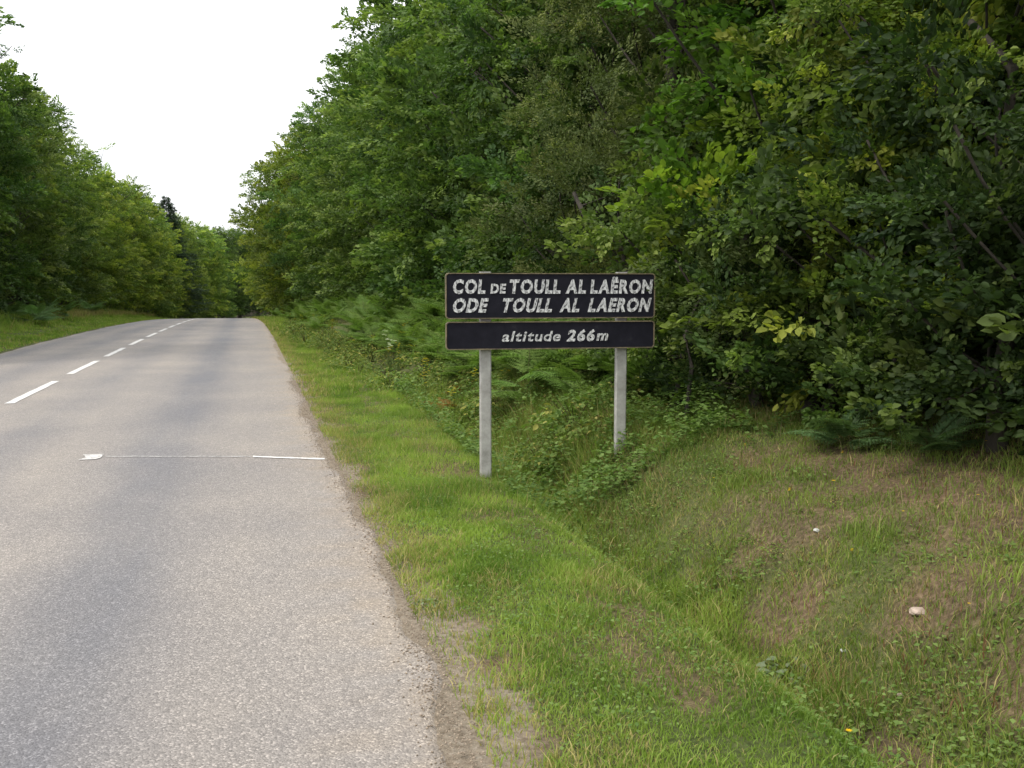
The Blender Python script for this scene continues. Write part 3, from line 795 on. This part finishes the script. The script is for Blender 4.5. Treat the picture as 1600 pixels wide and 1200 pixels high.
for k in range(40):
    yy = random.uniform(8.2, 12.5); xx = random.uniform(3.2, 5.0)
    s = random.uniform(.6, 1.1)
    tag(weed('low_weed', random.choice(W_lo + W_br), loc=(xx, yy, gz(xx, yy) - .03), rot=(0, 0, random.uniform(0, 6.28)), scale=(s, s, s)), 'leafy weed ' + ('just right of the right post' if xx < 3.9 else 'under the edge of the shrubs right of the sign')+ ('' if yy < 10.2 else ', further back'), 'weed', 'weeds at the foot of the shrubs')
for x_, y_, l_ in ((2.3, 3.85, 'pale grey green leafy weed in the middle of the bank'), (.74, 4.3, 'round leaved plant on the verge near the road edge')):
    s = .6 if x_ > 2 else .3
    tag(weed('pale_weed', W_pale[0], loc=(x_, y_, gz(x_, y_) - .01), rot=(0, 0, x_), scale=(s, s, s)), l_, 'weed')

# ------------------------------------------------------------------ grass
def blades(r, X, Y, Hh, Wd, C, bend_amt=.5, seg=2):
    n = len(X)
    Z = ground(X, Y)
    a = r.uniform(0, 2 * np.pi, n)
    side = np.stack([np.cos(a), np.sin(a), np.zeros(n)], -1)
    b = r.uniform(0, 2 * np.pi, n)
    lean = np.stack([np.cos(b), np.sin(b), np.zeros(n)], -1) * (Hh * bend_amt * r.uniform(.1, 1.3, n))[:, None]
    P0 = np.stack([X, Y, Z - .008], -1)
    up = np.array([0, 0, 1.])
    w = Wd[:, None] / 2
    if seg == 2:
        m = P0 + up * (Hh * .6)[:, None] + lean * .35
        tip = P0 + up * Hh[:, None] * .92 + lean
        V = np.stack([P0 - side * w, P0 + side * w, m + side * w * .8, m - side * w * .8, tip], 1)
        i = np.arange(n) * 5
        return V.reshape(-1, 3), np.stack([i, i + 1, i + 2, i + 3], -1), np.stack([i + 3, i + 2, i + 4], -1), np.repeat(C, 5, 0)
    tip = P0 + up * Hh[:, None] + lean
    V = np.stack([P0 - side * w, P0 + side * w, tip], 1)
    i = np.arange(n) * 3
    return V.reshape(-1, 3), None, np.stack([i, i + 1, i + 2], -1), np.repeat(C, 3, 0)

def grass_colour(r, X, Y, long=False):
    n = len(X)
    d = dryness(X, Y)
    g1 = np.array([.120, .205, .030]); g2 = np.array([.290, .395, .075]); st = np.array([.46, .36, .17]); ol = np.array([.165, .225, .055])
    t = np.clip((fbm(X, Y, .38) - .5) * 2.4 + .5 + r.normal(0, .16, n), 0, 1)[:, None]
    c = g1 * (1 - t) + g2 * t
    x = X - bend(Y)
    olm = (sstep(2.0, 2.8, x) * .55 + .2 * (fbm(X + 7, Y, .8) > .55))[:, None]
    c = c * (1 - olm) + ol * olm * r.uniform(.6, 1.3, (n, 1))
    dry = (r.random(n) < (.05 + .5 * d))[:, None]
    s = st * r.uniform(.55, 1.2, (n, 1)) * np.array([1, 1, 1])
    c = np.where(dry, s * .75 + c * .25, c)
    red = (r.random(n) < .05 * (x > 2.3))[:, None]
    return np.where(red, np.array([.20, .11, .055]), c)

def grass_patch(name, r, x0, x1, y0, y1, dens, h, w, seg, label, tall=None, thin=.9):
    area = (x1 - x0) * (y1 - y0); n = int(area * dens)
    X = r.uniform(x0, x1, n); Y = r.uniform(y0, y1, n)
    # gathered in tufts
    k = n // 5
    tx = r.uniform(x0, x1, n // 40); ty = r.uniform(y0, y1, n // 40); j = r.integers(0, len(tx), k)
    X[:k] = tx[j] + r.normal(0, .022 + .01 * h / .05, k); Y[:k] = ty[j] + r.normal(0, .022 + .01 * h / .05, k)
    X = X + bend(Y)
    keep = r.random(n) > bare(X, Y) * thin
    keep &= (X - bend(Y)) > (ROAD_R + .03 if x0 > 0 else -99)
    if x0 < 0: keep &= (X - bend(Y)) < ROAD_L - .02
    X, Y = X[keep], Y[keep]; n = len(X)
    H = h * r.uniform(.45, 1.25, n) * np.clip(.1 + 1.8 * fbm(X, Y, .33), .25, 1.7)
    H[:min(k, n)] *= 1.3
    if tall is not None: H *= tall(X, Y)
    W = w * r.uniform(.6, 1.3, n)
    V, q, t, c = blades(r, X, Y, H, W, grass_colour(r, X, Y), seg=seg, bend_amt=.75)
    o = link(name, mesh_np(name, V, quads=q, tris=t, col=c, mat=M_grass))
    return tag(o, label, 'grass', kind='stuff')
rg = np.random.default_rng(31)
grass_patch('verge_grass', rg, .66, 1.85, 1.5, 6.2, 12000, .042, .0045, 2, 'short mown grass on the verge beside the road')
grass_patch('verge_grass', rg, .66, 1.85, 6.2, 13, 7500, .046, .006, 1, 'short mown grass on the verge before the sign')
grass_patch('verge_grass', rg, .66, 2.1, 13, 34, 2200, .06, .012, 1, 'mown grass on the verge running up to the crest')
grass_patch('verge_grass', rg, .66, 3.0, 34, 85, 330, .11, .03, 1, 'grass on the far verge at the crest')
tallf = lambda X, Y: .75 + .7 * np.exp(-((X - 2.2) / .25) ** 2) + 1.7 * sstep(6.7, 7.8, Y) * sstep(1.75, 2.0, X) * (1 - sstep(3.0, 3.6, X))
grass_patch('bank_grass', rg, 1.85, 4.9, 2.2, 6.2, 8200, .058, .0048, 2, 'rough patchy grass on the bank beyond the ditch', tallf, .70)
grass_patch('bank_grass', rg, 1.85, 5.6, 6.2, 13, 5200, .072, .007, 1, 'longer grass around the sign posts and on the bank', tallf, .64)
grass_patch('left_verge_grass', rg, -9.0, -5.35, 4, 24, 900, .10, .016, 1, 'grass strip along the near left edge of the road')
grass_patch('left_verge_grass', rg, -9.0, -5.35, 24, 90, 330, .14, .028, 1, 'grass strip along the left edge of the road', lambda X, Y: .5 + 1.9 * sstep(-6.6, -8.4, X - bend(Y)), .9)

# straw coloured seed stalks above the left verge and on the bank
def stalks(name, r, x0, x1, y0, y1, n, h, w, c, label):
    X = r.uniform(x0, x1, n); Y = r.uniform(y0, y1, n); X = X + bend(Y)
    C = np.array(c)[None] * r.uniform(.6, 1.2, (n, 1))
    V, q, t, cc = blades(r, X, Y, h * r.uniform(.6, 1.2, n), np.full(n, w), C, seg=2, bend_amt=.3)
    return tag(link(name, mesh_np(name, V, quads=q, tris=t, col=cc, mat=M_grass)), label, 'grass', kind='stuff')
grass_patch('tussock_grass', rg, 2.0, 4.2, 2.6, 8.5, 1500, .10, .0046, 2, 'taller tussocks standing up in the rough bank grass', lambda X, Y: np.where(fbm(X + 21, Y, .28) > .56, 1.0, .22), .9)
stalks('dry_grass', rg, -8.8, -7.4, 44, 90, 9000, .42, .022, (.30, .27, .11), 'tall straw coloured grass below the trees on the left')
stalks('dry_grass', rg, 2.3, 4.8, 2.4, 8.5, 900, .12, .0035, (.27, .22, .12), 'thin dry stalks scattered over the bank')

# clover and small leaves in the turf
def clover(name, r, x0, x1, y0, y1, n, leaf, label, hmax=.05, patch=.48):
    k = n; X = r.uniform(x0, x1, k); Y = r.uniform(y0, y1, k)
    keep = (fbm(X, Y, .5) + r.normal(0, .05, k) > patch) & (bare(X, Y) < .7); X, Y = X[keep], Y[keep]; k = len(X)
    a = r.uniform(0, 6.28, k)
    P = np.stack([X, Y, ground(X, Y) + (.008 + (hmax - .008) * r.random(k) * np.clip(fbm(X + 3, Y, .3) * 2 - .4, .1, 1.2))], -1)
    D = np.stack([np.cos(a), np.sin(a), r.uniform(-.3, .4, k)], -1); U = np.stack([r.normal(0, .35, k), r.normal(0, .35, k), np.ones(k)], -1)
    V, F, kk = place_leaves(P, D, U, leaf * r.uniform(.6, 1.4, k), .7, False)
    t = r.random((k, 1)); C = np.array([.09, .16, .035]) * (1 - t) + np.array([.20, .28, .08]) * t
    return tag(link(name, mesh_np(name, V, quads=F, col=np.repeat(C, kk, 0), mat=M_grass)), label, 'ground cover', kind='stuff')
clover('clover', rg, .85, 1.9, 1.6, 12, 14000, .016, 'clover and small round leaves in the verge turf')
clover('bank_weeds', rg, 1.9, 5.3, 2.3, 11, 42000, .022, 'small broad leaves creeping through the bank grass')

clover('post_weeds', rg, 1.8, 3.6, 6.6, 13, 30000, .042, 'broad leaved weeds growing round the feet of the sign posts', .34, .40)
clover('ditch_weeds', rg, 1.95, 2.6, 2.4, 6.6, 5000, .022, 'broad leaved weeds down in the ditch', .16, .46)
clover('bank_top_weeds', rg, 3.4, 5.4, 5.0, 10.5, 9000, .038, 'broad leaved weeds below the shrubs at the top of the bank', .2, .46)

# loose grit along the broken road edge
def grit(name, r, n):
    Y = 1.3 + 14 * r.random(n) ** 1.4
    X = ROAD_R - .01 + r.normal(0, .055, n) + (fbm(Y, Y * 0 + 5, 2.2) - .5) * .16 + .02
    s = r.uniform(.002, .006, n)
    O = np.array([(1, 0, 0), (0, 1, 0), (-1, 0, 0), (0, -1, 0), (0, 0, .8), (0, 0, -.5)], float)
    T = np.array([(0, 1, 4), (1, 2, 4), (2, 3, 4), (3, 0, 4), (1, 0, 5), (2, 1, 5), (3, 2, 5), (0, 3, 5)])
    a = r.uniform(0, 6.28, n); ca, sa = np.cos(a), np.sin(a)
    J = O[None] * r.uniform(.6, 1.3, (n, 6, 3)) * s[:, None, None]
    V = np.stack([J[..., 0] * ca[:, None] - J[..., 1] * sa[:, None], J[..., 0] * sa[:, None] + J[..., 1] * ca[:, None], J[..., 2]], -1)
    V += np.stack([X, Y, ground(X, Y) + .014], -1)[:, None, :]
    F = (T[None] + (np.arange(n) * 6)[:, None, None]).reshape(-1, 3)
    t = r.random((n, 1)); C = np.array([.13, .10, .07]) * (1 - t) + np.array([.34, .27, .20]) * t
    m, ns, ls = nodes('grit'); out = N(ns, 'ShaderNodeOutputMaterial'); bs = N(ns, 'ShaderNodeBsdfPrincipled'); at = N(ns, 'ShaderNodeAttribute', attribute_name='col')
    bs.inputs['Roughness'].default_value = .9; ls.new(at.outputs['Color'], bs.inputs['Base Color']); ls.new(bs.outputs[0], out.inputs[0])
    return tag(link(name, mesh_np(name, V.reshape(-1, 3), tris=F, col=np.repeat(C, 6, 0), mat=m)), 'loose grit along the broken right edge of the road', 'grit', kind='stuff')
grit('loose_grit', rg, 9000)

# ------------------------------------------------------------------ stones and flowers
def stone(x, y, s, label, mat=M_stone, name='stone'):
    import bmesh
    bm = bmesh.new(); bmesh.ops.create_icosphere(bm, subdivisions=2, radius=1)
    for v in bm.verts:
        v.co *= random.uniform(.82, 1.12); v.co.z *= .62; v.co.x *= 1.25
        v.co *= s
    me = bpy.data.meshes.new(name); bm.to_mesh(me); bm.free(); me.materials.append(mat)
    o = link(name, me, loc=(x, y, gz(x, y) + s * .35), rot=(0, 0, random.uniform(0, 6)))
    return tag(o, label, 'stone')
M_white = simple_mat('chalky_white', (.30, .30, .27), (.52, .52, .47), 20, .8, .3)
STONES = [(2.72, 3.55, .032, 'largest pale pinkish stone lying on the bank at the right', M_stone), (2.50, 3.75, .015, 'small white stone left of the pinkish stone on the bank', M_white),
          (2.85, 4.55, .016, 'flat pale stone on the bare soil halfway up the bank', M_white), (2.45, 3.28, .013, 'small dull stone below the pinkish stone', M_stone)]
for a in STONES: stone(*a)

def flower_mesh(c, heads=1, h=.12, rad=.013, umbel=False):
    V, F, C, o = [], [], [], 0
    for k in range(heads):
        hx, hy = (random.uniform(-.05, .05), random.uniform(-.05, .05)) if heads > 1 else (0, 0)
        hh = h * random.uniform(.8, 1.1)
        sv, sf = tube(np.array([(hx * .3, hy * .3, -.01), (hx * .7, hy * .7, hh * .5), (hx, hy, hh)]), [.0018, .0014, .001], 3)
        V.append(sv); F.append(sf + o); o += len(sv); C.append(np.tile([[.08, .12, .03]], (len(sv), 1)))
        P = np.tile(np.array([[hx, hy, hh]]), (8, 1)); a = np.arange(8) * .785
        D = np.stack([np.cos(a), np.sin(a), np.full(8, .25)], -1)
        lv, lf, kk = place_leaves(P, D, np.tile([[0, 0, 1.]], (8, 1)), np.full(8, rad), .6, False)
        V.append(lv); F.append(lf + o); o += len(lv); C.append(np.tile([c], (len(lv), 1)))
    return mesh_np('flower', np.concatenate(V), quads=np.concatenate(F), col=np.concatenate(C), mat=M_fern)
FY = [flower_mesh((.75, .52, .02), h=.11), flower_mesh((.75, .52, .02), 2, h=.12)]
FT = [flower_mesh((.62, .50, .03), 9, h=.50, rad=.020), flower_mesh((.62, .50, .03), 6, h=.42, rad=.020)]
FW = flower_mesh((.75, .76, .70), 6, h=.55, rad=.035)
for x_, y_, l_ in ((3.2, 4.95, 'yellow dandelion on the upper bank, near the trees'), (2.02, 2.98, 'yellow dandelion low on the bank, bottom right')):
    tag(link('dandelion', FY[0], loc=(x_, y_, gz(x_, y_)), scale=(1.1, 1.1, .7)), l_, 'flower')
for k in range(14):
    x_, y_ = random.uniform(2.3, 4.6), random.uniform(2.9, 7)
    tag(link('small_yellow_flower', FY[k % 2], loc=(x_, y_, gz(x_, y_)), scale=(.6, .6, .8)), 'tiny yellow flower in the rough bank grass', 'flower', 'tiny yellow flowers on the bank')
for k in range(34):
    y_ = 10 + 30 * random.random(); x_ = random.uniform(1.9, 2.9) + float(bend(y_)) - .4 * float(sstep(20, 40, y_))
    tag(link('yellow_wildflower', FT[k % 2], loc=(x_, y_, gz(x_, y_)), rot=(0, 0, k)), 'yellow flowering stalk among the brambles of the far verge', 'flower', 'yellow wildflowers along the far verge')
for k, (x_, y_) in enumerate([(2.3, 17.0), (2.45, 18.6), (2.2, 16.0)]):
    tag(link('white_umbel', FW, loc=(x_, y_, gz(x_, y_)), rot=(0, 0, k)), ['white umbel flower, middle one of three by the bracken', 'white umbel flower, farthest of three by the bracken', 'white umbel flower, nearest of three by the bracken'][k], 'flower')

# ------------------------------------------------------------------ the pass sign
def board_mat():
    m, ns, ls = nodes('dark_enamel_board')
    out = N(ns, 'ShaderNodeOutputMaterial'); bs = N(ns, 'ShaderNodeBsdfPrincipled'); bs.inputs['Roughness'].default_value = .7; bs.inputs['Specular IOR Level'].default_value = .16
    tc = N(ns, 'ShaderNodeTexCoord'); n = N(ns, 'ShaderNodeTexNoise', Scale=9, Detail=8, Roughness=.7); ls.new(tc.outputs['Object'], n.inputs['Vector'])
    r_ = ramp(ns, [(.35, (.0065, .0065, .011)), (.62, (.012, .0115, .018)), (.82, (.035, .035, .036))]); ls.new(n.outputs['Fac'], r_.inputs[0])
    ls.new(r_.outputs[0], bs.inputs['Base Color']); ls.new(bs.outputs[0], out.inputs[0]); return m
M_board = board_mat()
M_rim = simple_mat('weathered_rim', (.05, .04, .022), (.22, .175, .10), 16, .7, .4)
M_post = simple_mat('galvanised_post', (.24, .23, .21), (.44, .43, .40), 11, .6, .15, metal=.15)
def letter_mat():
    m, ns, ls = nodes('peeling_white_lettering')
    out = N(ns, 'ShaderNodeOutputMaterial'); bs = N(ns, 'ShaderNodeBsdfPrincipled'); bs.inputs['Roughness'].default_value = .6
    tc = N(ns, 'ShaderNodeTexCoord'); mp = N(ns, 'ShaderNodeMapping'); mp.inputs['Scale'].default_value = (1.4, 1, .8); mp.inputs['Rotation'].default_value = (0, .9, 0)
    ls.new(tc.outputs['Object'], mp.inputs[0])
    n = N(ns, 'ShaderNodeTexNoise', Scale=46, Detail=3, Roughness=.55); ls.new(mp.outputs[0], n.inputs['Vector'])
    r_ = ramp(ns, [(.37, (.035, .035, .04)), (.42, (.24, .24, .24)), (.52, (.50, .50, .50)), (.66, (.68, .68, .67))]); ls.new(n.outputs['Fac'], r_.inputs[0])
    ls.new(r_.outputs[0], bs.inputs['Base Color']); ls.new(bs.outputs[0], out.inputs[0]); return m
M_letter = letter_mat()

def rounded(w, h, rad, n=6):
    pts = []
    for cx, cz, a0 in ((w / 2 - rad, h / 2 - rad, 0), (-w / 2 + rad, h / 2 - rad, 90), (-w / 2 + rad, -h / 2 + rad, 180), (w / 2 - rad, -h / 2 + rad, 270)):
        for k in range(n + 1):
            a = R(a0 + 90 * k / n); pts.append((cx + math.cos(a) * rad, cz + math.sin(a) * rad))
    return pts
def plate(name, w, h, rad, y0, y1, mat, parent, loc):
    """rounded slab from y0 (front) to y1 (back)"""
    o = rounded(w, h, rad); n = len(o)
    V = [(x, y0, z) for x, z in o] + [(x, y1, z) for x, z in o]
    F = [tuple(range(n))[::-1], tuple(range(n, 2 * n))] + [(k, (k + 1) % n, n + (k + 1) % n, n + k) for k in range(n)]
    me = bpy.data.meshes.new(name); me.from_pydata(V, [], F); me.materials.append(mat); me.update()
    return link(name, me, parent, loc)
def rim(name, w, h, rad, t, y0, y1, mat, parent):
    """raised border frame round a slab: outer loop, inner loop, front and back"""
    o, q = rounded(w, h, rad), rounded(w - 2 * t, h - 2 * t, max(.004, rad - t)); n = len(o)
    V = [(x, y0, z) for x, z in o] + [(x, y0, z) for x, z in q] + [(x, y1, z) for x, z in o] + [(x, y1, z) for x, z in q]
    F = []
    for k in range(n):
        j = (k + 1) % n
        F += [(k, k + n, j + n, j), (k, j, j + 2 * n, k + 2 * n), (k + n, k + 3 * n, j + 3 * n, j + n), (k + 2 * n, j + 2 * n, j + 3 * n, k + 3 * n)]
    me = bpy.data.meshes.new(name); me.from_pydata(V, [], F); me.materials.append(mat); me.update()
    return link(name, me, parent)

def glyph(ch, offset=.035):
    cu = bpy.data.curves.new('g', 'FONT'); cu.body = ch; cu.size = 1.0; cu.offset = offset; cu.extrude = .0; cu.resolution_u = 3
    ob = bpy.data.objects.new('g', cu); me = bpy.data.meshes.new_from_object(ob)
    bpy.data.objects.remove(ob); bpy.data.curves.remove(cu)
    V = np.array([v.co[:] for v in me.vertices]); F = [tuple(p.vertices) for p in me.polygons]
    bpy.data.meshes.remove(me)
    return V, F
def write_word(word, x0, x1, z0, cap, parent, shear=.18, front=-.006, off=.045, mat=M_letter):
    """letters of a word filling x0..x1 (board coordinates), baseline z0, capital height cap"""
    capref = glyph('H', off)[0][:, 1].max()
    gs = [glyph(c, off) for c in word]
    gap = .10; kern = {'R': -.07, 'L': -.05, 'A': -.03}
    tot = sum(g[0][:, 0].max() - g[0][:, 0].min() for g in gs) + gap * (len(gs) - 1) + sum(kern.get(c, 0) for c in word[:-1])
    sx = (x1 - x0) / tot; sz = cap / capref; x = x0
    for ch, (V, F) in zip(word, gs):
        wv = V[:, 0].max() - V[:, 0].min()
        lx = (V[:, 0] - V[:, 0].min()) * sx; lz = V[:, 1] * sz
        cxm, czm = lx.mean(), cap / 2
        n = len(V); d = abs(front) - .0005
        top = [(lx[i] - cxm + shear * (lz[i] - czm), 0, lz[i] - czm) for i in range(n)]
        bot = [(a, d, c) for a, _, c in top]
        e = {}
        for f in F:
            for a, b in zip(f, f[1:] + f[:1]): e[(a, b)] = e.get((a, b), 0) + 1
        sides = [(b, a, a + n, b + n) for (a, b) in e if (b, a) not in e]
        me = bpy.data.meshes.new('letter'); me.from_pydata(top + bot, [], [tuple(f) for f in F] + sides); me.materials.append(mat); me.update()
        link('letter', me, parent, (x + cxm, front, z0 + czm))
        x += (wv + gap + kern.get(ch, 0)) * sx

SIGN_L = Vector((1.425, 7.375, 0)); SIGN_R = Vector((3.06, 7.26, 0))
SC_ = (SIGN_L + SIGN_R) / 2; WID = (SIGN_R - SIGN_L).length
ang = math.atan2(SIGN_R.y - SIGN_L.y, SIGN_R.x - SIGN_L.x)
sign = link('pass_sign', None, loc=(SC_.x, SC_.y, 0), rot=(0, 0, ang))
tag(sign, 'black pass sign with two stacked boards on two grey posts beside the road', 'sign')
H1, H2 = .345, .212
Z1 = 1.335; Z2 = 1.035                       # board centres
def zpx(c, h, frac): return c + h * (.5 - frac)
b1 = plate('name_board', WID - .012, H1 - .012, .022, -.012, .012, M_board, sign, (0, 0, Z1))
rim('board_rim', WID, H1, .028, .0075, -.020, .022, M_rim, b1)
b2 = plate('altitude_board', WID - .012, H2 - .012, .022, -.012, .012, M_board, sign, (0, 0, Z2))
rim('board_rim', WID, H2, .028, .0075, -.020, .022, M_rim, b2)
K = WID / 1450.0                              # metres per unit of the layout below
ux = lambda u: (u - 70) * K - WID / 2
cap = 90 * K
for word, a, b, small in (('COL', 120, 340, 0), ('DE', 374, 475, 1), ('TOULL', 500, 855, 0), ('AL', 892, 1032, 0), ('LAËRON', 1065, 1500, 0)):
    write_word(word, ux(a), ux(b), H1 / 2 - 133 * K, cap * (.68 if small else 1), b1, shear=.10, front=-.018)
for word, a, b in (('ODE', 120, 350), ('TOULL', 450, 800), ('AL', 855, 990), ('LAERON', 1055, 1485)):
    write_word(word, ux(a), ux(b), H1 / 2 - 258 * K, cap, b1, shear=.24, front=-.018)
write_word('altitude', ux(455), ux(856), H2 / 2 - 133 * K, 68 * K, b2, shear=.26, front=-.018, off=.02)
write_word('266', ux(905), ux(1096), H2 / 2 - 133 * K, 74 * K, b2, shear=.22, front=-.018)
write_word('m', ux(1112), ux(1190), H2 / 2 - 132 * K, 70 * K, b2, shear=.22, front=-.018, off=.03)

def post(lx, name='post'):
    wx, wy = .088, .052
    wpos = sign.matrix_basis @ Vector((lx, .055, 0))
    g = gz(wpos.x, wpos.y)
    z0, z1, bv = g - .25, 1.518, .008
    o = [(-wx / 2 + bv, -wy / 2), (wx / 2 - bv, -wy / 2), (wx / 2, -wy / 2 + bv), (wx / 2, wy / 2 - bv), (wx / 2 - bv, wy / 2), (-wx / 2 + bv, wy / 2), (-wx / 2, wy / 2 - bv), (-wx / 2, -wy / 2 + bv)]
    V = [(x, y_, z0) for x, y_ in o] + [(x, y_, z1) for x, y_ in o]
    F = [tuple(range(8))[::-1], tuple(range(8, 16))] + [(k, (k + 1) % 8, 8 + (k + 1) % 8, 8 + k) for k in range(8)]
    me = bpy.data.meshes.new(name); me.from_pydata(V, [], F); me.materials.append(M_post); me.update()
    p = link(name, me, sign, (lx, .0545, 0))
    for zc in (Z1, Z2):
        cv = [(-.055, -.0285, zc - .018), (.055, -.0285, zc - .018), (.055, .032, zc - .018), (-.055, .032, zc - .018)]
        cv = cv + [(a, b, c + .036) for a, b, c in cv]
        cm = bpy.data.meshes.new('clamp'); cm.from_pydata(cv, [], [(3, 2, 1, 0), (4, 5, 6, 7), (0, 1, 5, 4), (1, 2, 6, 5), (2, 3, 7, 6), (3, 0, 4, 7)]); cm.materials.append(M_post)
        link('clamp', cm, p)
post(ux(70 + (757 - 695) / 327 * 1450)); post(ux(70 + (972 - 695) / 327 * 1450))
